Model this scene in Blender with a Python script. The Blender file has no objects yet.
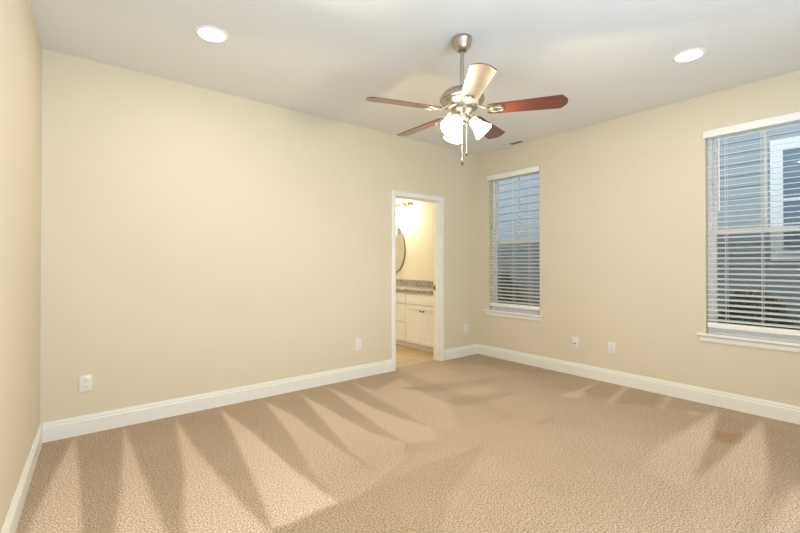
import bpy, bmesh, math, random
import numpy as np
from mathutils import Vector, Matrix, Euler

scene = bpy.context.scene
COL = scene.collection
R = math.radians

# ------------------------------------------------------------------ camera
cam_data = bpy.data.cameras.new('camera')
cam = bpy.data.objects.new('camera', cam_data)
COL.objects.link(cam)
cam.location = (-4.4151, -3.7999, 1.2407)
cam.rotation_euler = (math.pi/2 + 0.0064, 0, -0.6756)
cam_data.sensor_width = 36
cam_data.lens = 36*413.94/800
cam_data.shift_y = -0.00697
cam_data.clip_start = 0.02
scene.camera = cam

# ------------------------------------------------------------------ world, added fill light, exposure
world = bpy.data.worlds.new('world'); scene.world = world
world.use_nodes = True
bg = world.node_tree.nodes['Background']
bg.inputs['Color'].default_value = (0.85, 0.92, 1.0, 1)
SKY = 1.9
bg.inputs['Strength'].default_value = SKY

def area_light(name, loc, rot, sx, sy, power, color, spread=180):
    d = bpy.data.lights.new(name, 'AREA'); d.shape = 'RECTANGLE'
    d.size = sx; d.size_y = sy; d.energy = power; d.color = color
    d.spread = R(spread)
    o = bpy.data.objects.new(name, d); COL.objects.link(o)
    o.location = loc; o.rotation_euler = rot
    return o
FILL = 100; FILL_COLOR = (0.52, 0.76, 1.0)
# added fill lamp at the rear opening, tilted up like a bounce flash
area_light('rear_fill', (-3.6, -4.80, 0.85), (R(160), 0, 0), 1.9, 1.5, FILL, FILL_COLOR)

LAMP = (1.0, 0.90, 0.60)
DOWN = (1.0, 0.90, 0.68)
DOWNLIGHT_STRENGTH = 8; DOWN_POWER = 4.4; DOWN_SPREAD = 180
SHADE_STRENGTH = 8; BULB_POWER = 14
VANITY = (1.0, 0.97, 0.88)
VANITY_STRENGTH = 58

vs = scene.view_settings
scene.display_settings.display_device = 'sRGB'
vs.view_transform = 'Standard'; vs.look = 'None'
vs.exposure = 0.13; vs.gamma = 1.0
vs.use_curve_mapping = False

# ------------------------------------------------------------------ helpers
class MB:
    """collects shapes; build() links them as one mesh object"""
    def __init__(s): s.bm = bmesh.new()
    def box(s, x0, y0, z0, x1, y1, z1, M=None):
        c = [(x0,y0,z0),(x1,y0,z0),(x1,y1,z0),(x0,y1,z0),(x0,y0,z1),(x1,y0,z1),(x1,y1,z1),(x0,y1,z1)]
        v = [s.bm.verts.new(M @ Vector(p) if M else p) for p in c]
        for f in ((3,2,1,0),(4,5,6,7),(0,1,5,4),(1,2,6,5),(2,3,7,6),(3,0,4,7)):
            s.bm.faces.new([v[i] for i in f])
        return s
    def bbox(s, x0, y0, z0, x1, y1, z1, b=0.003, seg=2, M=None):
        t = bmesh.new()
        bmesh.ops.create_cube(t, size=1)
        bmesh.ops.scale(t, vec=(x1-x0, y1-y0, z1-z0), verts=t.verts)
        bmesh.ops.translate(t, vec=((x0+x1)/2, (y0+y1)/2, (z0+z1)/2), verts=t.verts)
        bmesh.ops.bevel(t, geom=t.edges[:], offset=b, segments=seg, affect='EDGES', profile=0.5)
        s.add(t, M); return s
    def add(s, t, M=None):
        m = {}
        for v in t.verts: m[v] = s.bm.verts.new(M @ v.co if M else v.co)
        for f in t.faces:
            try: s.bm.faces.new([m[v] for v in f.verts])
            except ValueError: pass
        t.free()
    def prism(s, pts, axis_vec, M=None, closed=True):
        """extrude a closed 3-D polygon along a vector"""
        a = Vector(axis_vec)
        p = [Vector(q) for q in pts]; q = [v + a for v in p]
        if M: p = [M @ v for v in p]; q = [M @ v for v in q]
        va = [s.bm.verts.new(v) for v in p]; vb = [s.bm.verts.new(v) for v in q]
        n = len(va)
        for i in range(n): s.bm.faces.new((va[i], va[(i+1) % n], vb[(i+1) % n], vb[i]))
        s.bm.faces.new(va[::-1]); s.bm.faces.new(vb)
        return s
    def lathe(s, prof, n=32, M=None, cap=True):
        rings = []
        for r, z in prof:
            if r < 1e-6:
                rings.append([s.bm.verts.new(M @ Vector((0,0,z)) if M else (0,0,z))])
            else:
                ring = []
                for k in range(n):
                    a = 2*math.pi*k/n
                    p = Vector((r*math.cos(a), r*math.sin(a), z))
                    ring.append(s.bm.verts.new(M @ p if M else p))
                rings.append(ring)
        for A, B in zip(rings, rings[1:]):
            for k in range(n):
                k2 = (k+1) % n
                if len(A) == 1 and len(B) == 1: continue
                if len(A) == 1: s.bm.faces.new((A[0], B[k], B[k2]))
                elif len(B) == 1: s.bm.faces.new((A[k], B[0], A[k2]))
                else: s.bm.faces.new((A[k], B[k], B[k2], A[k2]))
        return s
    def tube(s, pts, r, n=10, cap=True):
        pts = [Vector(p) for p in pts]; rings = []
        rr = r if isinstance(r, (list, tuple)) else [r]*len(pts)
        up = None
        for i, p in enumerate(pts):
            d = (pts[min(i+1, len(pts)-1)] - pts[max(i-1, 0)]).normalized()
            if up is None:
                up = Vector((0,0,1)) if abs(d.z) < 0.9 else Vector((1,0,0))
            a = d.cross(up).normalized(); b = a.cross(d).normalized(); up = b
            rings.append([s.bm.verts.new(p + rr[i]*(math.cos(2*math.pi*k/n)*a + math.sin(2*math.pi*k/n)*b)) for k in range(n)])
        for A, B in zip(rings, rings[1:]):
            for k in range(n): s.bm.faces.new((A[k], A[(k+1) % n], B[(k+1) % n], B[k]))
        if cap:
            s.bm.faces.new(rings[0][::-1]); s.bm.faces.new(rings[-1])
        return s
    def ring(s, c, ax_u, ax_v, ru, rv, r, n=40, m=8):
        """torus along an ellipse spanned by two unit vectors"""
        c = Vector(c); u = Vector(ax_u); v = Vector(ax_v); w = u.cross(v).normalized()
        R_ = []
        for k in range(n):
            a = 2*math.pi*k/n
            p = c + u*ru*math.cos(a) + v*rv*math.sin(a)
            o = (u*math.cos(a)/ru + v*math.sin(a)/rv).normalized()
            R_.append([s.bm.verts.new(p + r*(math.cos(2*math.pi*j/m)*o + math.sin(2*math.pi*j/m)*w)) for j in range(m)])
        for k in range(n):
            A, B = R_[k], R_[(k+1) % n]
            for j in range(m): s.bm.faces.new((A[j], A[(j+1) % m], B[(j+1) % m], B[j]))
        return s
    def build(s, name, mat, parent=None, smooth=False, angle=40):
        bmesh.ops.recalc_face_normals(s.bm, faces=s.bm.faces[:])
        me = bpy.data.meshes.new(name); s.bm.to_mesh(me); s.bm.free()
        me.materials.append(mat)
        o = bpy.data.objects.new(name, me); COL.objects.link(o)
        if smooth:
            for p in me.polygons: p.use_smooth = True
            me.set_sharp_from_angle(angle=R(angle))
        if parent: o.parent = parent
        return o

def tag(o, label=None, cat=None, group=None, kind=None):
    if label: o['label'] = label
    if cat: o['category'] = cat
    if group: o['group'] = group
    if kind: o['kind'] = kind
    return o
def thing(name, loc, label, cat, group=None, rz=0):
    o = bpy.data.objects.new(name, None); COL.objects.link(o)
    o.location = loc; o.rotation_euler = (0, 0, rz); o.empty_display_size = 0.1
    return tag(o, label, cat, group)
def struct(o): o['kind'] = 'structure'; return o
def copy_part(o, parent):
    c = o.copy(); COL.objects.link(c); c.parent = parent; return c

# ------------------------------------------------------------------ materials
def new_mat(name):
    m = bpy.data.materials.new(name); m.use_nodes = True
    nt = m.node_tree; return m, nt, nt.nodes, nt.links, nt.nodes['Principled BSDF']
def paint(name, col, rough=0.6, bump=0.0, scale=200, spec=0.5, metal=0.0, coat=0.0, var=0.03, vscale=3):
    m, nt, N, L, P = new_mat(name)
    P.inputs['Roughness'].default_value = rough
    P.inputs['Metallic'].default_value = metal
    P.inputs['Specular IOR Level'].default_value = spec
    P.inputs['Coat Weight'].default_value = coat
    tc = N.new('ShaderNodeTexCoord')
    n1 = N.new('ShaderNodeTexNoise'); n1.inputs['Scale'].default_value = vscale; n1.inputs['Detail'].default_value = 3
    L.new(tc.outputs['Object'], n1.inputs['Vector'])
    mx = N.new('ShaderNodeMix'); mx.data_type = 'RGBA'
    mx.inputs[6].default_value = tuple(c*(1-var) for c in col) + (1,)
    mx.inputs[7].default_value = tuple(min(1, c*(1+var)) for c in col) + (1,)
    L.new(n1.outputs['Fac'], mx.inputs[0]); L.new(mx.outputs[2], P.inputs['Base Color'])
    if bump:
        n2 = N.new('ShaderNodeTexNoise'); n2.inputs['Scale'].default_value = scale; n2.inputs['Detail'].default_value = 2
        L.new(tc.outputs['Object'], n2.inputs['Vector'])
        b = N.new('ShaderNodeBump'); b.inputs['Strength'].default_value = bump; b.inputs['Distance'].default_value = 0.002
        L.new(n2.outputs['Fac'], b.inputs['Height']); L.new(b.outputs['Normal'], P.inputs['Normal'])
    return m
def emit(name, col, strength):
    m, nt, N, L, P = new_mat(name)
    P.inputs['Base Color'].default_value = (0.9, 0.88, 0.82, 1)
    P.inputs['Emission Color'].default_value = col + (1,)
    P.inputs['Emission Strength'].default_value = strength
    P.inputs['Roughness'].default_value = 0.3
    return m

M = {}
M['wall'] = paint('wall_paint', (0.73, 0.648, 0.51), 0.75, 0.12, 220, 0.25, var=0.012)
M['ceiling'] = paint('ceiling_paint', (0.79, 0.775, 0.77), 0.85, 0.12, 180, 0.2, var=0.012)
M['trim'] = paint('trim_paint', (0.85, 0.835, 0.80), 0.35, 0, spec=0.5, var=0.01)
M['blind'] = paint('blind_vinyl', (0.90, 0.89, 0.87), 0.4, 0, var=0.01)
M['cord'] = paint('blind_cord', (0.80, 0.79, 0.76), 0.8)
M['vinyl'] = paint('window_vinyl', (0.90, 0.90, 0.89), 0.35, var=0.01)
M['plate'] = paint('white_plastic', (0.82, 0.80, 0.77), 0.3, var=0.005)
M['slot'] = paint('dark_slot', (0.03, 0.028, 0.025), 0.6)
M['chrome'] = paint('brushed_nickel', (0.50, 0.455, 0.385), 0.3, 0.0, metal=1.0, var=0.05, vscale=40)
M['bright_nickel'] = paint('bright_nickel', (0.66, 0.62, 0.54), 0.32, 0.0, metal=1.0, var=0.03, vscale=40)
M['bronze'] = paint('aged_bronze', (0.20, 0.15, 0.08), 0.35, 0.0, metal=0.9, var=0.05)
M['brass'] = paint('antique_brass', (0.36, 0.28, 0.13), 0.3, 0.0, metal=1.0, var=0.05)
M['darkwood'] = paint('pendant_wood', (0.05, 0.02, 0.012), 0.4)
M['cabinet'] = paint('cabinet_paint', (0.86, 0.85, 0.77), 0.4, var=0.01)
M['bath_wall'] = paint('bathroom_paint', (0.74, 0.68, 0.52), 0.7, 0.1, 200, 0.25, var=0.012)
M['duct'] = paint('duct_shadow', (0.05, 0.045, 0.035), 0.8)
M['lens'] = emit('downlight_lens', DOWN, DOWNLIGHT_STRENGTH)
M['shade'] = emit('frosted_shade', LAMP, SHADE_STRENGTH)
M['bath_shade'] = emit('vanity_glass', VANITY, VANITY_STRENGTH)

def wood_mat():
    m, nt, N, L, P = new_mat('cherry_blade')
    tc = N.new('ShaderNodeTexCoord'); mp = N.new('ShaderNodeMapping')
    mp.inputs['Scale'].default_value = (3, 60, 60)
    L.new(tc.outputs['Object'], mp.inputs['Vector'])
    n = N.new('ShaderNodeTexNoise'); n.inputs['Scale'].default_value = 1.6; n.inputs['Detail'].default_value = 6
    n.inputs['Distortion'].default_value = 0.6
    L.new(mp.outputs['Vector'], n.inputs['Vector'])
    r = N.new('ShaderNodeValToRGB')
    r.color_ramp.elements[0].position = 0.3; r.color_ramp.elements[0].color = (0.055, 0.010, 0.006, 1)
    r.color_ramp.elements[1].position = 0.75; r.color_ramp.elements[1].color = (0.15, 0.026, 0.014, 1)
    L.new(n.outputs['Fac'], r.inputs['Fac']); L.new(r.outputs['Color'], P.inputs['Base Color'])
    P.inputs['Roughness'].default_value = 0.42
    P.inputs['Coat Weight'].default_value = 1.0; P.inputs['Coat Roughness'].default_value = 0.3
    return m
M['cherry'] = wood_mat()

def carpet_mat():
    m, nt, N, L, P = new_mat('carpet_pile')
    tc = N.new('ShaderNodeTexCoord')
    def noise(scale, detail=2, rough=0.5):
        n = N.new('ShaderNodeTexNoise'); n.inputs['Scale'].default_value = scale
        n.inputs['Detail'].default_value = detail; n.inputs['Roughness'].default_value = rough
        L.new(tc.outputs['Object'], n.inputs['Vector']); return n
    at = N.new('ShaderNodeAttribute'); at.attribute_name = 'pile'
    st = N.new('ShaderNodeAttribute'); st.attribute_name = 'stain'
    big = noise(2.2, 4, 0.6)
    ma = N.new('ShaderNodeMath'); ma.operation = 'MULTIPLY_ADD'; ma.inputs[1].default_value = 0.35; ma.inputs[2].default_value = -0.175
    L.new(big.outputs['Fac'], ma.inputs[0])
    ad = N.new('ShaderNodeMath'); ad.operation = 'ADD'; ad.use_clamp = True
    L.new(at.outputs['Fac'], ad.inputs[0]); L.new(ma.outputs[0], ad.inputs[1])
    c1 = N.new('ShaderNodeMix'); c1.data_type = 'RGBA'
    c1.inputs[6].default_value = (0.415, 0.312, 0.203, 1); c1.inputs[7].default_value = (0.71, 0.565, 0.425, 1)
    L.new(ad.outputs[0], c1.inputs[0])
    c2 = N.new('ShaderNodeMix'); c2.data_type = 'RGBA'; c2.inputs[7].default_value = (0.36, 0.21, 0.065, 1)
    L.new(c1.outputs[2], c2.inputs[6])
    sm = N.new('ShaderNodeMath'); sm.operation = 'MULTIPLY'; sm.inputs[1].default_value = 0.7
    L.new(st.outputs['Fac'], sm.inputs[0]); L.new(sm.outputs[0], c2.inputs[0])
    # tuft speckle
    sp = noise(125, 2, 0.75)
    rp = N.new('ShaderNodeValToRGB')
    rp.color_ramp.elements[0].position = 0.33; rp.color_ramp.elements[0].color = (0.28, 0.26, 0.24, 1)
    rp.color_ramp.elements[1].position = 0.66; rp.color_ramp.elements[1].color = (1.5, 1.5, 1.5, 1)
    L.new(sp.outputs['Fac'], rp.inputs['Fac'])
    mu = N.new('ShaderNodeMix'); mu.data_type = 'RGBA'; mu.blend_type = 'MULTIPLY'; mu.inputs[0].default_value = 1.0
    L.new(c2.outputs[2], mu.inputs[6]); L.new(rp.outputs['Color'], mu.inputs[7])
    L.new(mu.outputs[2], P.inputs['Base Color'])
    P.inputs['Roughness'].default_value = 1.0; P.inputs['Specular IOR Level'].default_value = 0.05
    P.inputs['Sheen Weight'].default_value = 0.15
    b = N.new('ShaderNodeBump'); b.inputs['Strength'].default_value = 0.35; b.inputs['Distance'].default_value = 0.005
    L.new(sp.outputs['Fac'], b.inputs['Height']); L.new(b.outputs['Normal'], P.inputs['Normal'])
    return m
M['carpet'] = carpet_mat()

def granite_mat():
    m, nt, N, L, P = new_mat('granite')
    tc = N.new('ShaderNodeTexCoord')
    v = N.new('ShaderNodeTexVoronoi'); v.inputs['Scale'].default_value = 95
    L.new(tc.outputs['Object'], v.inputs['Vector'])
    r = N.new('ShaderNodeValToRGB')
    e = r.color_ramp.elements
    e[0].position = 0.0; e[0].color = (0.05, 0.045, 0.03, 1)
    e[1].position = 1.0; e[1].color = (0.66, 0.62, 0.50, 1)
    k = e.new(0.35); k.color = (0.22, 0.18, 0.12, 1)
    k = e.new(0.7); k.color = (0.45, 0.43, 0.34, 1)
    s = N.new('ShaderNodeSeparateColor'); L.new(v.outputs['Color'], s.inputs['Color'])
    L.new(s.outputs[0], r.inputs['Fac']); L.new(r.outputs['Color'], P.inputs['Base Color'])
    P.inputs['Roughness'].default_value = 0.35
    return m
M['granite'] = granite_mat()

def plank_mat():
    m, nt, N, L, P = new_mat('vinyl_plank')
    tc = N.new('ShaderNodeTexCoord')
    br = N.new('ShaderNodeTexBrick'); br.inputs['Scale'].default_value = 1
    br.inputs['Brick Width'].default_value = 0.9; br.inputs['Row Height'].default_value = 0.15
    br.inputs['Mortar Size'].default_value = 0.003
    br.inputs['Color1'].default_value = (0.62, 0.43, 0.24, 1); br.inputs['Color2'].default_value = (0.50, 0.33, 0.17, 1)
    br.inputs['Mortar'].default_value = (0.30, 0.2, 0.11, 1)
    L.new(tc.outputs['Object'], br.inputs['Vector'])
    mp = N.new('ShaderNodeMapping'); mp.inputs['Scale'].default_value = (2, 25, 1)
    L.new(tc.outputs['Object'], mp.inputs['Vector'])
    n = N.new('ShaderNodeTexNoise'); n.inputs['Scale'].default_value = 2; n.inputs['Detail'].default_value = 5
    L.new(mp.outputs['Vector'], n.inputs['Vector'])
    r = N.new('ShaderNodeValToRGB'); r.color_ramp.elements[0].color = (0.7, 0.68, 0.65, 1); r.color_ramp.elements[1].color = (1.2, 1.2, 1.2, 1)
    L.new(n.outputs['Fac'], r.inputs['Fac'])
    mu = N.new('ShaderNodeMix'); mu.data_type = 'RGBA'; mu.blend_type = 'MULTIPLY'; mu.inputs[0].default_value = 1
    L.new(br.outputs['Color'], mu.inputs[6]); L.new(r.outputs['Color'], mu.inputs[7]); L.new(mu.outputs[2], P.inputs['Base Color'])
    P.inputs['Roughness'].default_value = 0.35
    return m
M['plank'] = plank_mat()

def glass_mat():
    m, nt, N, L, P = new_mat('window_glass')
    for n in list(N):
        if n.type != 'OUTPUT_MATERIAL': N.remove(n)
    t = N.new('ShaderNodeBsdfTransparent'); t.inputs['Color'].default_value = (0.93, 0.95, 0.95, 1)
    g = N.new('ShaderNodeBsdfGlossy'); g.inputs['Roughness'].default_value = 0.02
    f = N.new('ShaderNodeFresnel'); f.inputs['IOR'].default_value = 1.25
    mx = N.new('ShaderNodeMixShader')
    L.new(f.outputs[0], mx.inputs[0]); L.new(t.outputs[0], mx.inputs[1]); L.new(g.outputs[0], mx.inputs[2])
    L.new(mx.outputs[0], N['Material Output'].inputs['Surface'])
    return m
M['glass'] = glass_mat()

def screen_mat():
    m, nt, N, L, P = new_mat('insect_mesh')
    P.inputs['Base Color'].default_value = (0.05, 0.06, 0.06, 1); P.inputs['Roughness'].default_value = 0.7
    t = N.new('ShaderNodeBsdfTransparent'); mx = N.new('ShaderNodeMixShader'); mx.inputs[0].default_value = 0.32
    L.new(t.outputs[0], mx.inputs[1]); L.new(P.outputs[0], mx.inputs[2])
    L.new(mx.outputs[0], N['Material Output'].inputs['Surface'])
    return m
M['screen'] = screen_mat()

def mirror_mat():
    m, nt, N, L, P = new_mat('mirror_silver')
    P.inputs['Base Color'].default_value = (0.88, 0.9, 0.88, 1); P.inputs['Metallic'].default_value = 1; P.inputs['Roughness'].default_value = 0.02
    return m
M['mirror'] = mirror_mat()
M['siding'] = paint('lap_siding', (0.36, 0.42, 0.46), 0.7, 0.2, 60, var=0.05, vscale=2)
M['house_trim'] = paint('house_trim_paint', (0.82, 0.86, 0.88), 0.6)
M['house_glass'] = paint('house_window_glass', (0.16, 0.24, 0.32), 0.05)
M['leaf'] = paint('shrub_leaf', (0.07, 0.10, 0.07), 0.6, var=0.4, vscale=30)
M['ground'] = paint('ground_mulch', (0.22, 0.21, 0.18), 0.9, 0.5, 30, var=0.3, vscale=8)
M['roof'] = paint('roof_shingle', (0.1, 0.1, 0.11), 0.9, 0.4, 40, var=0.2)

# ------------------------------------------------------------------ the room's shell
W, H, SK = 4.5632, 2.74, 0.0445        # back wall length, ceiling height, lean of the left wall
YF = -4.6                              # wall behind the camera
YB = 3.3                               # far wall of the bathroom
def left_x(y): return -W + SK*min(0, y)
WINDOWS = [(-0.97, -0.20, 0.60, 2.41), (-3.40, -2.63, 0.60, 2.41)]   # y0, y1, z0, z1 on the right wall
DOOR = (-1.437, -0.707, 2.035)

def wall_cells(mb, us, zs, solid, box):
    for i in range(len(us)-1):
        for j in range(len(zs)-1):
            if solid((us[i]+us[i+1])/2, (zs[j]+zs[j+1])/2): box(us[i], zs[j], us[i+1], zs[j+1])

# carpet: vacuum strokes lay the pile light or dark
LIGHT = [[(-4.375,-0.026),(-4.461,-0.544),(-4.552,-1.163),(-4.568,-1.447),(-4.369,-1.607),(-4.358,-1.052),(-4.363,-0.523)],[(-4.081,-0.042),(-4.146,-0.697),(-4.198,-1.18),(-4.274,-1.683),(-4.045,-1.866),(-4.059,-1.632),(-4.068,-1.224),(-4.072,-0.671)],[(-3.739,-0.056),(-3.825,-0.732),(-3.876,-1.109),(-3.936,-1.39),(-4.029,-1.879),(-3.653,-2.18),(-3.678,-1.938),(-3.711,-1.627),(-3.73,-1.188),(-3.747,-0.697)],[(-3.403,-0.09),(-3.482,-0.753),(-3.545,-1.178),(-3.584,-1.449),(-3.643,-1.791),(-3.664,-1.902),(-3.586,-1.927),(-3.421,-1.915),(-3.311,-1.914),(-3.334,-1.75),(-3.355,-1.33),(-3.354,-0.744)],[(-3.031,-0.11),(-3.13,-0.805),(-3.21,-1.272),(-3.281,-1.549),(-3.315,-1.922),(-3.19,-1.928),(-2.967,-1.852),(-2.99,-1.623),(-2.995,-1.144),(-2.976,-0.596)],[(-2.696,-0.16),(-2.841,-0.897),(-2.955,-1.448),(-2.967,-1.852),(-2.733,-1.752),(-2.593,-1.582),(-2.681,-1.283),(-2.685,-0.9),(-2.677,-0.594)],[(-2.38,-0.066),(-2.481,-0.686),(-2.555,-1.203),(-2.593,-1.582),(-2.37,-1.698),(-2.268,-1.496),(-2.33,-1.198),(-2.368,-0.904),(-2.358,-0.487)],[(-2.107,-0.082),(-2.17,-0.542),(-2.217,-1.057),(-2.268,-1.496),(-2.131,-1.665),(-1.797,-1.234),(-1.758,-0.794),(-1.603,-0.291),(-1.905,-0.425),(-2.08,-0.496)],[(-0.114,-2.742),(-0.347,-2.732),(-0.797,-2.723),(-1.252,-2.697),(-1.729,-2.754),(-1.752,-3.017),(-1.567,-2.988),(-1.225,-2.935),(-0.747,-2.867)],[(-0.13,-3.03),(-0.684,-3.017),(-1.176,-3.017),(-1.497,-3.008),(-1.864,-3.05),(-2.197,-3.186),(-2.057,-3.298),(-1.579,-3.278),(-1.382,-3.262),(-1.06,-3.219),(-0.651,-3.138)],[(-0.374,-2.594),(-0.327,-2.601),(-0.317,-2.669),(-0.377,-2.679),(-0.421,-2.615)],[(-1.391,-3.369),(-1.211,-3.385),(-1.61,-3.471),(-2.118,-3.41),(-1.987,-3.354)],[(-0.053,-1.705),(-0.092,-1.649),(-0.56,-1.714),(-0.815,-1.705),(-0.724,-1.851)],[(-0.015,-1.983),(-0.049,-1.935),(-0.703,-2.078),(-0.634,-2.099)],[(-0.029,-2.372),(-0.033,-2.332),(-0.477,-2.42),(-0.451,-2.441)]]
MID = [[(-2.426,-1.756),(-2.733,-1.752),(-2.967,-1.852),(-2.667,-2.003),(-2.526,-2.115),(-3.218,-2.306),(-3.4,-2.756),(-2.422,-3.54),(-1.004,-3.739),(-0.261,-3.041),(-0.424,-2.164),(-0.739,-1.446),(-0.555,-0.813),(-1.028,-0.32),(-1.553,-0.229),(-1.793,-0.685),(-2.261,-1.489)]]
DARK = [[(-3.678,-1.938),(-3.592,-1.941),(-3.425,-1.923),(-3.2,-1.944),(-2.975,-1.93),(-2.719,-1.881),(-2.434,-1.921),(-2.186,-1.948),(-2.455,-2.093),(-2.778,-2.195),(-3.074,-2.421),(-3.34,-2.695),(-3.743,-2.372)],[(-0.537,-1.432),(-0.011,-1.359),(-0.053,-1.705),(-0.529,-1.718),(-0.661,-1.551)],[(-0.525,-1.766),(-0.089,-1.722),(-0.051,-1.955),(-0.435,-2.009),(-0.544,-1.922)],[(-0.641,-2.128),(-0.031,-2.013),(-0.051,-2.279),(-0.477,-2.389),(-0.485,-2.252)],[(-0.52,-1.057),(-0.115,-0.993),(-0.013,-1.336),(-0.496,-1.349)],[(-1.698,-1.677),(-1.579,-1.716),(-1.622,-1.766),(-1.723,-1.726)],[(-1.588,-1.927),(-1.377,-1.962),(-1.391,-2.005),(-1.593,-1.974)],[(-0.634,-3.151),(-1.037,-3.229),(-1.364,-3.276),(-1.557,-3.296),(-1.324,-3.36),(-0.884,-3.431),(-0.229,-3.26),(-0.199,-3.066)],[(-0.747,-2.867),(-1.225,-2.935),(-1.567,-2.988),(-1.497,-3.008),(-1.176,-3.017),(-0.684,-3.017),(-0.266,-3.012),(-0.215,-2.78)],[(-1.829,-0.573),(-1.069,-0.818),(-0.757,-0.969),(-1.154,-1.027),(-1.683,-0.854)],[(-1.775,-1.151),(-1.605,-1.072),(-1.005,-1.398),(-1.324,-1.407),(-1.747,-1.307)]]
STAIN = [[(-0.726,-2.862),(-0.658,-2.86),(-0.651,-2.921),(-0.549,-3.004),(-0.802,-3.017),(-0.874,-2.959),(-0.842,-2.891)]]

def make_carpet():
    h = 0.018
    xs = np.arange(-4.82, 0.0+1e-6, h); xs[-1] = 0.0
    ys = np.arange(YF, 0.09+1e-6, h); ys[-1] = 0.09
    X, Y = np.meshgrid(xs, ys)
    def inside(poly, X, Y):
        r = np.zeros(X.shape, bool); n = len(poly)
        for i in range(n):
            x0, y0 = poly[i]; x1, y1 = poly[(i+1) % n]
            if y0 == y1: continue
            r ^= ((y0 > Y) != (y1 > Y)) & (X < (x1-x0)*(Y-y0)/(y1-y0)+x0)
        return r
    def mask(polys):
        a = np.zeros(X.shape)
        for dx in (-.006, 0, .006):
            for dy in (-.006, 0, .006):
                b = np.zeros(X.shape, bool)
                for p in polys: b |= inside(p, X+dx, Y+dy)
                a += b/9.0
        return a
    def blur(a, k):
        for _ in range(k):
            p = np.pad(a, 1, mode='edge')
            a = (p[:-2,1:-1]+p[2:,1:-1]+p[1:-1,:-2]+p[1:-1,2:]+4*p[1:-1,1:-1])/8
        return a
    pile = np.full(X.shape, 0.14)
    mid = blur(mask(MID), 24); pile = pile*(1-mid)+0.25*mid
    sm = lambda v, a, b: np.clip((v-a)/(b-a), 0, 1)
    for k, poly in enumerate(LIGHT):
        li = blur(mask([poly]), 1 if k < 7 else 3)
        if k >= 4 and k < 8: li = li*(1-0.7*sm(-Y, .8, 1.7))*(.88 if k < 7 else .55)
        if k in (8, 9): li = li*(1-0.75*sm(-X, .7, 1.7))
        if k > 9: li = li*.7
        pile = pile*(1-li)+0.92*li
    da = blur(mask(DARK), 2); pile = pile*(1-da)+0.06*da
    stain = blur(mask(STAIN), 2)
    nx, ny = len(xs), len(ys)
    verts = np.stack([X.ravel(), Y.ravel(), np.zeros(X.size)], 1)
    idx = np.arange(nx*ny).reshape(ny, nx)
    f = np.stack([idx[:-1,:-1], idx[:-1,1:], idx[1:,1:], idx[1:,:-1]], -1).reshape(-1, 4)
    me = bpy.data.meshes.new('floor'); me.from_pydata(verts.tolist(), [], f.tolist())
    for nme, arr in (('pile', pile), ('stain', stain)):
        a = me.attributes.new(nme, 'FLOAT', 'POINT'); a.data.foreach_set('value', arr.ravel().astype(np.float32))
    me.materials.append(M['carpet'])
    o = bpy.data.objects.new('floor', me); COL.objects.link(o); return struct(o)
make_carpet()
struct(MB().box(-5.0, YF-0.16, -0.25, 0.16, YB+0.12, -0.004).build('floor_slab', M['trim']))
struct(MB().box(-2.4, 0.09, -0.003, 0.0, YB, 0.0).build('floor_bathroom', M['plank']))
struct(MB().box(-5.0, YF-0.16, H, 0.16, YB+0.12, H+0.15).build('ceiling', M['ceiling']))

# back wall with the doorway
mb = MB()
wall_cells(mb, [-W-.04, DOOR[0], DOOR[1], 0.0], [0, DOOR[2], H],
    lambda u, z: not (DOOR[0] < u < DOOR[1] and z < DOOR[2]), lambda a, b, c, d: mb.box(a, 0, b, c, 0.12, d))
struct(mb.build('wall_back', M['wall']))
# right wall with both windows
mb = MB()
us = sorted({YF-0.16, 0.0} | {w[0] for w in WINDOWS} | {w[1] for w in WINDOWS})
wall_cells(mb, us, [0, 0.60, 2.41, H],
    lambda u, z: not any(w[0] < u < w[1] and w[2] < z < w[3] for w in WINDOWS), lambda a, b, c, d: mb.box(0, a, b, 0.16, c, d))
struct(mb.build('wall_right', M['wall']))
struct(MB().prism([(-W+SK*.12, 0.12, 0), (-W-0.14, 0.12, 0), (left_x(YF)-0.14, YF-0.16, 0), (left_x(YF-0.16), YF-0.16, 0)], (0, 0, H)).build('wall_left', M['wall']))
# wall behind the camera, with a wide framed opening added for the fill light
mb = MB(); FW = (-4.60, -1.60, 0.06, 2.56)
wall_cells(mb, [left_x(YF), FW[0], FW[1], 0.0], [0, FW[2], FW[3], H],
    lambda u, z: not (FW[0] < u < FW[1] and FW[2] < z < FW[3]), lambda a, b, c, d: mb.box(a, YF-0.16, b, c, YF, d))
struct(mb.build('wall_front', M['wall']))
mb = MB()
for a, b in ((FW[0], FW[0]+.05), (-3.125, -3.075), (FW[1]-.05, FW[1])): mb.box(a, YF-0.13, FW[2], b, YF-0.07, FW[3])
for a, b in ((FW[2], FW[2]+.05), (FW[3]-.05, FW[3])): mb.box(FW[0]+.05, YF-0.128, a, FW[1]-.05, YF-0.072, b)
struct(mb.build('window_3', M['vinyl']))
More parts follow.
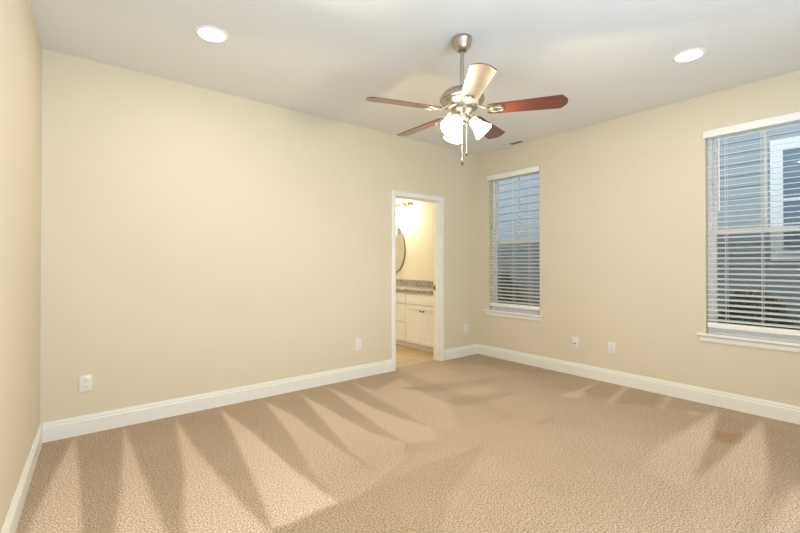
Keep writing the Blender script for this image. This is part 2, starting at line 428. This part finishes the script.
# bathroom walls
struct(MB().box(-2.52, 0.12, 0, -2.4, YB+.12, H).build('wall_bathroom_left', M['bath_wall']))
struct(MB().box(0.0, 0.0, 0, 0.16, YB+.12, H).build('wall_bathroom_right', M['bath_wall']))
BW = (-1.32, -0.72, 1.87, 2.32)
mb = MB()
wall_cells(mb, [-2.4, BW[0], BW[1], 0], [0, BW[2], BW[3], H],
    lambda u, z: not (BW[0] < u < BW[1] and BW[2] < z < BW[3]), lambda a, b, c, d: mb.box(a, YB, b, c, YB+.12, d))
struct(mb.build('wall_bathroom_back', M['bath_wall']))
mb = MB()
mb.box(BW[0]-.06, YB-.018, BW[2]-.06, BW[0], YB, BW[3]+.06).box(BW[1], YB-.018, BW[2]-.06, BW[1]+.06, YB, BW[3]+.06)
mb.box(BW[0], YB-.018, BW[3], BW[1], YB, BW[3]+.06).box(BW[0], YB-.018, BW[2]-.06, BW[1], YB, BW[2])
mb.box(-.935, YB+.04, BW[2], -.905, YB+.08, BW[3])
w = struct(mb.build('window_4', M['trim']))
MB().box(BW[0], YB+.05, BW[2], BW[1], YB+.056, BW[3]).build('glass_pane', M['glass'], w)

# baseboards
BB = [(0, 0), (.016, 0), (.016, .099), (.0145, .103), (.0095, .108), (.0095, .112), (.0125, .116), (.0115, .121), (.0070, .125), (.0070, .131), (.0055, .135), (0, .135)]
def baseboard(name, p, q, nx, ny):
    """from p to q along the wall's foot, standing out along (nx, ny)"""
    p = Vector((p[0], p[1], 0)); q = Vector((q[0], q[1], 0)); n = Vector((nx, ny, 0)).normalized()
    return struct(MB().prism([p + n*a + Vector((0, 0, b)) for a, b in BB], q-p).build(name, M['trim']))
baseboard('baseboard_back', (-W+.012, 0), (-1.4895, 0), 0, -1)
baseboard('baseboard_back_corner', (-0.6445, 0), (-0.012, 0), 0, -1)
baseboard('baseboard_right', (0, 0), (0, YF), -1, 0)
baseboard('baseboard_left', (-W, 0), (left_x(YF), YF), 1, -SK)
baseboard('baseboard_front', (FW[1]+.002, YF), (-.015, YF), 0, 1)

# doorway: jamb, casing, strike plate
d0, d1, dz = DOOR
mb = MB()
mb.box(d0, -.001, 0, d0+.004, .121, dz).box(d1-.004, -.001, 0, d1, .121, dz).box(d0+.004, -.001, dz-.004, d1-.004, .121, dz)
mb.box(d0+.004, .045, 0, d0+.016, .075, dz-.004).box(d1-.016, .045, 0, d1-.004, .075, dz-.004).box(d0+.016, .045, dz-.016, d1-.016, .075, dz-.004)
frame = struct(mb.build('door_1', M['trim']))
cw = .056
def casing(y, sgn, nm):
    mb = MB()
    prof = [(0, 0), (.012, 0), (.017, .012), (.017, .042), (.013, .049), (.010, cw), (0, cw)]
    # mitred frame: sweep the profile round three sides
    path = [((d0-.002, 0), (-1, 0)), ((d0-.002, dz+.002), (-1, 1)), ((d1+.002, dz+.002), (1, 1)), ((d1+.002, 0), (1, 0))]
    rings = []
    for (x, z), (ox, oz) in path:
        rings.append([mb.bm.verts.new((x+ox*b, y+sgn*a, z+oz*b)) for a, b in prof])
    n = len(prof)
    for A, B in zip(rings, rings[1:]):
        for k in range(n): mb.bm.faces.new((A[k], A[(k+1) % n], B[(k+1) % n], B[k]))
    mb.bm.faces.new(rings[0]); mb.bm.faces.new(rings[-1])
    return mb.build(nm, M['trim'], frame)
casing(0, -1, 'door_casing'); casing(.12, 1, 'door_casing')
mb = MB()
mb.box(d1-.0055, .078, .89, d1-.004, .112, .965).box(d1-.0055, .112, .905, d1-.001, .128, .95)
tag(mb.build('strike_plate', M['brass'], frame), 'brass strike plate')

# ------------------------------------------------------------------ windows in the right wall
def make_window(name, y0, y1, z0, z1):
    f = MB(); x0, x1 = .078, .150; t = .031
    f.box(x0, y0, z0, x1, y0+t, z1).box(x0, y1-t, z0, x1, y1, z1).box(x0, y0+t, z1-t, x1, y1-t, z1).box(x0, y0+t, z0, x1, y1-t, z0+t)
    w = struct(f.build(name, M['vinyl']))
    zm = 1.514; ya, yb = y0+t, y1-t; s = .025
    up = MB()     # upper sash sits further out
    up.box(.122, ya, zm-.015, .146, ya+s, z1-t).box(.122, yb-s, zm-.015, .146, yb, z1-t)
    up.box(.122, ya+s, z1-t-s, .146, yb-s, z1-t).box(.122, ya+s, zm-.015, .146, yb-s, zm+.025)
    us_ = up.build('upper_sash', M['vinyl'], w)
    ym = (y0+y1)/2
    MB().box(.126, ym-.010, zm+.025, .142, ym+.010, z1-t-s).build('muntin', M['vinyl'], us_)
    MB().box(.132, ya+s, zm+.025, .136, yb-s, z1-t-s).build('glass_pane', M['glass'], us_)
    lo = MB()
    lo.box(.090, ya, z0+t, .118, ya+s, zm+.03).box(.094, yb-s, z0+t, .118, yb, zm+.03)
    lo.box(.094, ya+s, zm-.015, .118, yb-s, zm+.03).box(.094, ya+s, z0+t, .118, yb-s, z0+t+s+.02)
    ls = lo.build('lower_sash', M['vinyl'], w)
    MB().box(.104, ya+s, z0+t+s+.02, .108, yb-s, zm-.015).build('glass_pane', M['glass'], ls)
    MB().box(.1465, ya, z0+t, .148, yb, zm-.016).build('insect_screen', M['screen'], w)
    st = MB(); st.bbox(-.042, y0-.055, z0+.002, -.0005, y1+.066, z0+.025, .006, 3); st.box(-.0005, y0+.001, z0+.002, .078, y1-.001, z0+.022)
    st.build('window_stool', M['trim'], w)
    ap = MB()
    ap.prism([(-.0005, y0-.038, z0), (-.012, y0-.038, z0), (-.016, y0-.038, z0-.01), (-.016, y0-.038, z0-.040), (-.009, y0-.038, z0-.053), (-.0005, y0-.038, z0-.053)], (0, y1-y0+.086, 0))
    ap.build('window_apron', M['trim'], w)
    return w
for i, wd in enumerate(WINDOWS): make_window('window_%d' % (i+1), *wd)

TILT = 14
def make_blind(y0, y1, z0, z1, label):
    t = thing('window_blind', (0.03, (y0+y1)/2, z0+.025), label, 'blind', 'white blinds in the right wall windows')
    hw = (y1-y0)/2; zb = z0+.025; L = lambda z: z-zb
    v = MB(); v.bbox(-.048, -hw+.004, L(2.352), -.036, hw+.014, L(2.416), .003)
    for s in (-1, 1):
        a, b = (hw+.004, hw+.014) if s > 0 else (-hw+.004, -hw+.009); v.box(-.036, a, L(2.354), -.0305, b, L(2.414))
    v.build('valance', M['blind'], t, True)
    MB().box(-.028, -hw+.006, L(2.355), .024, hw-.006, L(2.405)).build('headrail', M['blind'], t)
    sl = MB(); z = .745; pitch = .0452
    n = int((2.335-z)/pitch)+1
    for k in range(n):
        zz = L(z+k*pitch)
        Mx = Matrix.Translation((0, 0, zz)) @ Matrix.Rotation(R(-TILT), 4, 'Y')
        # inner edge (negative x) hangs lower
        sec = []
        for q in range(5):
            u = -.025+.0125*q; sec.append((u, -.0015+.0012*(1-(u/.025)**2)))
        pts = [(u, -hw+.008, c) for u, c in sec] + [(u, -hw+.008, c+.0028) for u, c in reversed(sec)]
        sl.prism(pts, (0, 2*hw-.016, 0), Mx)
    sl.build('slats', M['blind'], t)
    MB().bbox(-.027, -hw+.008, L(.676), .027, hw-.008, L(.722), .006, 3).build('bottom_rail', M['blind'], t, True)
    for yy in (hw-.145, 0, -hw+.145):
        c = MB()
        for xx in (-.028, .028): c.tube([(xx, yy, L(.70)), (xx, yy, L(2.36))], .0014, 6)
        c.tube([(0, yy+.012, L(.70)), (0, yy+.012, L(2.36))], .0011, 6)
        c.build('ladder_cord', M['cord'], t)
    wd = MB(); wd.tube([(-.034, hw-.10, L(2.345)), (-.034, hw-.10, L(1.72))], .0045, 8); wd.tube([(-.034, hw-.10, L(1.72)), (-.034, hw-.10, L(1.70))], .006, 8)
    wd.build('tilt_wand', M['blind'], t, True)
    return t
make_blind(*WINDOWS[0], 'white slatted blind in the full window near the bathroom doorway corner')
make_blind(*WINDOWS[1], 'white slatted blind in the window cut off by the right edge of the photo')

# ------------------------------------------------------------------ ceiling fan with lamps
FX, FY = -2.375, -1.915
fan = thing('ceiling_fan', (FX, FY, H), 'brushed nickel ceiling fan with five cherry blades and three lit glass shades', 'ceiling fan')
MB().lathe([(0, 0), (.066, 0), (.067, -.018), (.062, -.024), (.058, -.05), (.045, -.075), (.030, -.088), (.018, -.090), (.018, -.080), (0, -.080)], 40).build('canopy', M['chrome'], fan, True)
MB().lathe([(0, -.07), (.0125, -.07), (.0125, -.335), (0, -.335)], 20).build('downrod', M['chrome'], fan, True)
MB().lathe([(0, -.318), (.022, -.318), (.026, -.335), (.075, -.342), (.118, -.362), (.140, -.388), (.148, -.405), (.148, -.418), (.140, -.424), (.138, -.434), (.118, -.452), (.105, -.458), (.100, -.470), (.078, -.474), (0, -.474)], 56).build('motor_housing', M['chrome'], fan, True, 30)
kit = MB().lathe([(0, -.470), (.070, -.470), (.074, -.486), (.062, -.500), (.050, -.512), (.050, -.545), (.042, -.56), (.02, -.568), (.014, -.58), (0, -.584)], 40).build('light_kit', M['chrome'], fan, True)

BLADE_Z = -.492
def blade_mesh():
    mb = MB()
    out = [(.165, -.040), (.175, -.050), (.20, -.0545), (.62, -.071), (.652, -.030), (.657, 0), (.652, .030), (.62, .071), (.20, .0545), (.175, .050), (.165, .040)]
    Mx = Matrix.Rotation(R(-12), 4, 'X')
    mb.prism([(x, y, 0) for x, y in out], (0, 0, .006), Mx)
    return mb
def iron_mesh():
    mb = MB(); Mx = Matrix.Rotation(R(-12), 4, 'X')
    path = [(.080, 0, .030), (.105, 0, .026), (.130, 0, .010), (.155, 0, -.003), (.175, 0, -.007)]
    # flat tapering arm
    ws = [.020, .017, .013, .013, .020]
    ra = [[mb.bm.verts.new(Vector((x, s*w_, z+dz_))) for s, dz_ in ((-1, 0), (1, 0), (1, .006), (-1, .006))] for (x, y, z), w_ in zip(path, ws)]
    for A, B in zip(ra, ra[1:]):
        for k in range(4): mb.bm.faces.new((A[k], A[(k+1) % 4], B[(k+1) % 4], B[k]))
    mb.bm.faces.new(ra[0]); mb.bm.faces.new(ra[-1])
    # oval medallion on the underside of the blade, with its rim and screws
    o = [(.222+.052*math.cos(2*math.pi*k/28), .033*math.sin(2*math.pi*k/28), -.006) for k in range(28)]
    mb.prism(o, (0, 0, .0058), Mx)
    mb.ring(Mx @ Vector((.222, 0, -.006)), (1, 0, 0), Mx.to_3x3() @ Vector((0, 1, 0)), .042, .024, .004, 28, 6)
    for sx, sy in ((.20, 0), (.24, .012), (.24, -.012)):
        mb.lathe([(0, -.010), (.004, -.009), (.005, -.006)], 10, Mx @ Matrix.Translation((sx, sy, 0)))
    return mb
b0 = blade_mesh().build('blade', M['cherry'], fan)
i0 = iron_mesh().build('blade_iron', M['bright_nickel'], b0, True)
tag(i0, 'nickel blade iron')
for k in range(5):
    b = b0 if k == 0 else copy_part(b0, fan)
    if k: copy_part(i0, b)
    b.location = (0, 0, BLADE_Z); b.rotation_euler = (0, 0, R(-55+72*k))

def bell(prof_in, thick=.003):
    return prof_in + [(r-thick, z+ (0.0 if i else .0)) for i, (r, z) in enumerate(reversed(prof_in))]
SH = bell([(.024, 0), (.030, -.008), (.033, -.03), (.040, -.06), (.052, -.09), (.062, -.108), (.066, -.116)])
for k in range(3):
    a = R(-50+120*k)
    Mx = Matrix.Rotation(a, 4, 'Z') @ Matrix.Translation((.064, 0, -.547)) @ Matrix.Rotation(R(-42), 4, 'Y')
    so = MB()
    so.lathe([(0, .018), (.016, .018), (.024, .008), (.027, -.006), (.024, -.006), (0, -.004)], 24, Mx)
    so.tube([Mx @ Vector((0, 0, .012)), Mx @ Vector((0, 0, .05))], .009, 10)
    so.build('lamp_socket', M['chrome'], fan, True)
    sh = MB().lathe(SH, 32, Mx).build('lamp_shade', M['shade'], fan, True)
    MB().lathe([(0, -.005), (.013, -.008), (.016, -.03), (.026, -.055), (.029, -.072), (.022, -.09), (0, -.099)], 20, Mx).build('bulb', M['shade'], sh, True)
    d = bpy.data.lights.new('bulb_light', 'POINT'); d.energy = BULB_POWER; d.color = LAMP; d.shadow_soft_size = .02
    o = bpy.data.objects.new('bulb_light', d); COL.objects.link(o); o.parent = fan; o.location = Mx @ Vector((0, 0, -.122))
for (dx, dy, z1) in ((-.040, -.037, 1.886), (-.001, -.040, 1.952)):
    top = -.555; bot = z1-H
    c = MB().tube([(dx, dy, top), (dx, dy, bot+.02)], .0024, 8)
    for k in range(int((top-bot)/.012)):
        c.lathe([(0, .0035), (.0033, 0), (0, -.0035)], 8, Matrix.Translation((dx, dy, top-.006-.012*k)))
    ch = c.build('pull_chain', M['bright_nickel'], fan, True)
    tag(MB().lathe([(0, .024), (.003, .022), (.007, .008), (.0065, -.004), (.003, -.010), (0, -.011)], 14, Matrix.Translation((dx, dy, bot+.004))).build('chain_pendant', M['darkwood'], ch, True), 'dark wooden pendant')

# ------------------------------------------------------------------ recessed ceiling lights
def downlight(x, y, label, power=DOWN_POWER):
    t = thing('recessed_light', (x, y, H), label, 'ceiling light', 'round recessed ceiling lights')
    MB().lathe([(.081, -.001), (.0815, -.008), (.087, -.0095), (.100, -.006), (.104, -.0005)], 48).build('trim_ring', M['trim'], t, True)
    MB().lathe([(0, -.0045), (.0805, -.0045), (.0805, -.002), (0, -.002)], 48).build('lens', M['lens'], t)
    d = bpy.data.lights.new('downlight', 'AREA'); d.shape = 'DISK'; d.size = .165; d.energy = power; d.color = DOWN; d.spread = R(DOWN_SPREAD)
    o = bpy.data.objects.new('downlight', d); COL.objects.link(o); o.parent = t; o.location = (0, 0, -.012)
downlight(-3.690, -.930, 'lit round recessed light in the ceiling nearest the left wall')
downlight(-.936, -2.783, 'lit round recessed light in the ceiling on the cut-off window side of the fan')

downlight(-3.690, -2.783, 'unseen lit round recessed light added in the ceiling beside the left wall, as fill', 16)  # added lamp, out of view, brightens the left wall and nearby carpet
downlight(-1.35, 1.45, 'unseen lit round recessed light in the bathroom ceiling beyond the doorway', 27)  # lamp out of view, put in to brighten the vanity front and floor

# ------------------------------------------------------------------ air register in the ceiling
vent = thing('ceiling_vent', (-.092, -.635, H), 'small white ceiling air vent with dark louvres above the full window', 'vent')
hx, hy = .062, .180
mb = MB()
mb.box(-hx, -hy, -.006, hx, -hy+.022, -.0005).box(-hx, hy-.022, -.006, hx, hy, -.0005)
mb.box(-hx, -hy+.022, -.006, -hx+.022, hy-.022, -.0005).box(hx-.022, -hy+.022, -.006, hx, hy-.022, -.0005)
mb.build('vent_frame', M['ceiling'], vent)
MB().box(-hx+.022, -hy+.022, -.0015, hx-.022, hy-.022, -.0005).build('duct_shade_plate', M['duct'], vent)  # solid dark plate; the shade inside the duct is put into its colour
lv = MB(); y = -hy+.03
while y < hy-.028:
    right = y < .012
    Mx = Matrix.Translation((0, y, -.006)) @ Matrix.Rotation(R(30 if right else -58), 4, 'X')
    lv.box(-hx+.023, -.0055, -.0005, hx-.023, .0055, .0005, Mx); y += .013
lv.build('louvres', M['ceiling'], vent)

# ------------------------------------------------------------------ outlets and jack
def outlet(loc, rz, label, kind='duplex'):
    t = thing('wall_outlet' if kind == 'duplex' else 'cable_jack', loc, label, 'outlet' if kind == 'duplex' else 'wall jack', 'white outlet plates low on the walls' if kind == 'duplex' else None, rz)
    # local: plate faces -y
    MB().bbox(-.038, -.0065, -.061, .038, -.0003, .061, .0025, 2).build('cover_plate', M['plate'], t, True)
    if kind == 'duplex':
        for s in (-1, 1):
            z = s*.0235
            o = [(.0175*math.cos(a), -.0063, z+max(-.0135, min(.0135, .0175*math.sin(a)))) for a in [2*math.pi*k/28 for k in range(28)]]
            r_ = MB().prism(o, (0, -.0022, 0)).build('receptacle', M['plate'], t)
            sl = MB()
            sl.box(-.008, -.0089, z-.001, -.0058, -.0084, z+.008).box(.0058, -.0089, z-.001, .008, -.0084, z+.007)
            sl.lathe([(0, 0), (.0028, 0), (.0028, .0005), (0, .0005)], 10, Matrix.Translation((0, -.0084, z-.0075)) @ Matrix.Rotation(R(90), 4, 'X'))
            sl.build('plug_slots', M['slot'], r_)
        MB().lathe([(0, 0), (.003, 0), (.003, .001), (0, .0012)], 10, Matrix.Translation((0, -.0065, 0)) @ Matrix.Rotation(R(90), 4, 'X')).build('screw', M['plate'], t)
    else:
        MB().lathe([(0, 0), (.008, 0), (.008, .003), (.0048, .003), (.0048, .011), (0, .011)], 16, Matrix.Translation((0, -.0063, -.012)) @ Matrix.Rotation(R(90), 4, 'X')).build('coaxial_connector', M['bronze'], t, True)
        for s in (-1, 1):
            MB().lathe([(0, 0), (.003, 0), (.003, .001), (0, .0012)], 10, Matrix.Translation((0, -.0065, s*.042)) @ Matrix.Rotation(R(90), 4, 'X')).build('screw', M['plate'], t)
outlet((-4.312, 0, .367), 0, 'white duplex outlet on the back wall nearest the left corner')
outlet((-1.951, 0, .363), 0, 'white duplex outlet on the back wall just left of the doorway')
outlet((-.232, 0, .369), 0, 'white duplex outlet on the short wall between doorway and far corner')
outlet((0, -1.815, .363), R(-90), 'white duplex outlet on the window wall, below and between the windows')
outlet((0, -1.415, .363), R(-90), 'white cable jack plate on the window wall, beside the duplex outlet', 'jack')

# ------------------------------------------------------------------ bathroom furniture
vy0, vy1 = .135, 2.55
van = thing('bathroom_vanity', (-.27, (vy0+vy1)/2, 0), 'cream painted bathroom vanity with drawers and doors seen through the doorway', 'vanity')
ox, oy = -.27, (vy0+vy1)/2
def vb(mb, x0, a, z0, x1, b, z1, bev=0):
    if bev: mb.bbox(x0-ox, a-oy, z0, x1-ox, b-oy, z1, bev, 2)
    else: mb.box(x0-ox, a-oy, z0, x1-ox, b-oy, z1)
    return mb
vb(MB(), -.515, vy0, .085, -.002, vy1, .829).build('cabinet_body', M['cabinet'], van)
vb(MB(), -.470, vy0+.002, 0.001, -.004, vy1-.002, .085).build('toe_kick', M['cabinet'], van)
def front(a, b, z0, z1, name, knob=None, panel=True):
    mb = MB(); g = .002; rail = .055
    a += g; b -= g; z0 += g; z1 -= g
    if panel and z1-z0 > .3:
        vb(mb, -.535, a, z0, -.5155, a+rail, z1, .0015); vb(mb, -.535, b-rail, z0, -.5155, b, z1, .0015)
        vb(mb, -.535, a+rail, z0, -.5155, b-rail, z0+rail, .0015); vb(mb, -.535, a+rail, z1-rail, -.5155, b-rail, z1, .0015)
        vb(mb, -.526, a+rail, z0+rail, -.5155, b-rail, z1-rail)
    else: vb(mb, -.535, a, z0, -.5155, b, z1, .002)
    o = mb.build(name, M['cabinet'], van)
    if knob:
        ky, kz = knob
        Mx = Matrix.Translation((-.535-ox, ky-oy, kz)) @ Matrix.Rotation(R(-90), 4, 'Y')
        tag(MB().lathe([(0, 0), (.006, 0), (.005, .012), (.013, .017), (.015, .023), (.011, .029), (0, .031)], 18, Mx).build('knob', M['bronze'], o, True), 'bronze knob')
for (a, b) in ((.155, .905), (1.515, 2.265)):
    m_ = (a+b)/2
    front(a, b, .655, .805, 'false_drawer_front')
    front(a, m_, .095, .645, 'cabinet_door', (m_-.032, .570)); front(m_, b, .095, .645, 'cabinet_door', (m_+.032, .570))
for z0, z1 in ((.655, .805), (.375, .645), (.095, .365)): front(.915, 1.505, z0, z1, 'drawer', (1.21, (z0+z1)/2), False)
top = thing('vanity_countertop', (ox, oy, .83), 'speckled granite countertop with backsplash on the cream vanity', 'countertop')
mb = MB(); mb.bbox(-.555-ox, vy0-.008-oy, 0, -.002-ox, vy1-oy, .036, .004); mb.build('counter_slab', M['granite'], top, True)
mb = MB(); mb.box(-.022-ox, vy0-.008-oy, .0362, -.002-ox, vy1-oy, .142); mb.build('backsplash', M['granite'], top)

mir = thing('wall_mirror', (-.004, 1.84, 1.485), 'oval mirror with thin dark frame on the bathroom wall', 'mirror')
pts = [(0, .275*math.cos(2*math.pi*k/64), .395*math.sin(2*math.pi*k/64)) for k in range(64)]
MB().prism(pts, (-.012, 0, 0)).build('mirror_glass', M['mirror'], mir)
MB().ring((-.008, 0, 0), (0, 1, 0), (0, 0, 1), .277, .397, .008, 64, 8).build('mirror_frame', M['bronze'], mir, True)

vl = thing('vanity_light', (-.002, 1.73, 2.20), 'brass vanity light with bright glass shades above the bathroom mirror', 'wall light')
MB().bbox(-.022, -.36, -.02, 0, .36, .05, .008, 3).build('back_bar', M['brass'], vl, True)
for dy in (-.25, 0, .25):
    arc = [(-.02, dy, .02), (-.05, dy, .062), (-.09, dy, .075), (-.125, dy, .06), (-.135, dy, .02), (-.135, dy, .0)]
    MB().tube(arc, .008, 10).build('arm', M['brass'], vl, True)
    Mx = Matrix.Translation((-.135, dy, .005))
    s_ = MB().lathe([(.022, 0), (.028, -.01), (.036, -.05), (.05, -.09), (.064, -.115), (.061, -.115), (.047, -.09), (.033, -.05), (.025, -.01), (.019, 0)], 24, Mx).build('lamp_shade', M['bath_shade'], vl, True)
    MB().lathe([(0, .006), (.02, .004), (.024, -.008), (0, -.008)], 18, Mx).build('socket_cap', M['brass'], s_, True)

# ------------------------------------------------------------------ outside: neighbouring house, shrubs, ground
HX = 3.2
struct(MB().box(.17, -9, -.6, 14, 9, -.45).build('ground', M['ground']))
hs = thing('neighbour_house', (HX, 0, -.45), 'neighbouring house with grey blue lap siding seen through the blinds', 'house')
mb = MB(); ex = .165; z = 0; prof = []
while z < 5.6:
    prof += [(-.014, z), (0.0, z+ex)]; z += ex
pts = [(.16, 0)] + [] 
poly = [(.16, 0, -8.)]
poly = [(.16, -8., 0)] + [(x, -8., zz) for x, zz in prof] + [(.16, -8., prof[-1][1])]
mb.prism(poly, (0, 15., 0)); mb.build('siding_wall', M['siding'], hs)
MB().prism([(-.55, -8.3, 5.55), (4.5, -8.3, 8.2), (4.5, -8.3, 8.35), (-.55, -8.3, 5.75)], (0, 15.6, 0)).build('roof', M['roof'], hs)
wy0, wy1, wz0, wz1 = -3.60, -2.67, 1.42, 2.79
zz = .45
mb = MB(); tw = .13
mb.box(-.05, wy1, wz0-.145+zz, .0, wy1+tw, wz1+.15+zz).box(-.05, wy0-tw, wz0-.145+zz, .0, wy0, wz1+.15+zz)
mb.box(-.05, wy0, wz1+zz, .0, wy1, wz1+.15+zz).box(-.05, wy0, wz0-.145+zz, .0, wy1, wz0-.05+zz).box(-.07, wy0-tw, wz0-.05+zz, .0, wy1, wz0+zz)
hw_ = mb.build('house_window_frame', M['house_trim'], hs)
mb = MB(); mb.box(-.03, wy0, (wz0+wz1)/2-.02+zz, -.005, wy1, (wz0+wz1)/2+.02+zz); mb.build('sash_rail', M['house_trim'], hw_)
MB().box(-.02, wy0, wz0+zz, -.008, wy1, wz1+zz).build('glass_pane', M['house_glass'], hw_)

def shrub(x, y, rx, ry, h, seed, label):
    rnd = random.Random(seed)
    t = thing('shrub', (x, y, -.45), label, 'shrub', 'dark shrubs along the neighbouring house')
    mb = MB()
    for _ in range(1500):
        a = rnd.uniform(0, 2*math.pi); cz = rnd.uniform(-.25, 1); r = math.sqrt(max(0, 1-cz*cz*.9))*rnd.uniform(.75, 1.08)
        p = Vector((rx*r*math.cos(a), ry*r*math.sin(a), h*(.42+.55*cz*rnd.uniform(.8, 1.05))))
        e = Euler((rnd.uniform(0, 6), rnd.uniform(0, 6), rnd.uniform(0, 6))).to_matrix()
        l = rnd.uniform(.03, .055)
        q = [e @ Vector(c)*l for c in ((-1, 0, 0), (0, .5, .12), (1, 0, 0), (0, -.5, .12))]
        mb.bm.faces.new([mb.bm.verts.new(p+c) for c in q])
    mb.build('foliage', M['leaf'], t)
    st = MB()
    for k in range(6):
        a = k*1.05+.3
        st.tube([(0, 0, 0), (.15*rx*math.cos(a), .15*ry*math.sin(a), h*.3), (.55*rx*math.cos(a), .55*ry*math.sin(a), h*.75)], [.018, .012, .005], 6)
    st.build('stem', M['darkwood'], t)
shrub(2.80, -2.42, .30, .42, 1.36, 1, 'dark shrub outside the cut-off window, under the white house window')
shrub(2.80, -3.45, .30, .42, 1.30, 2, 'dark shrub outside at the right edge of the cut-off window')
shrub(2.80, 1.75, .30, .5, 1.50, 3, 'dark shrub outside the full window near the doorway corner')
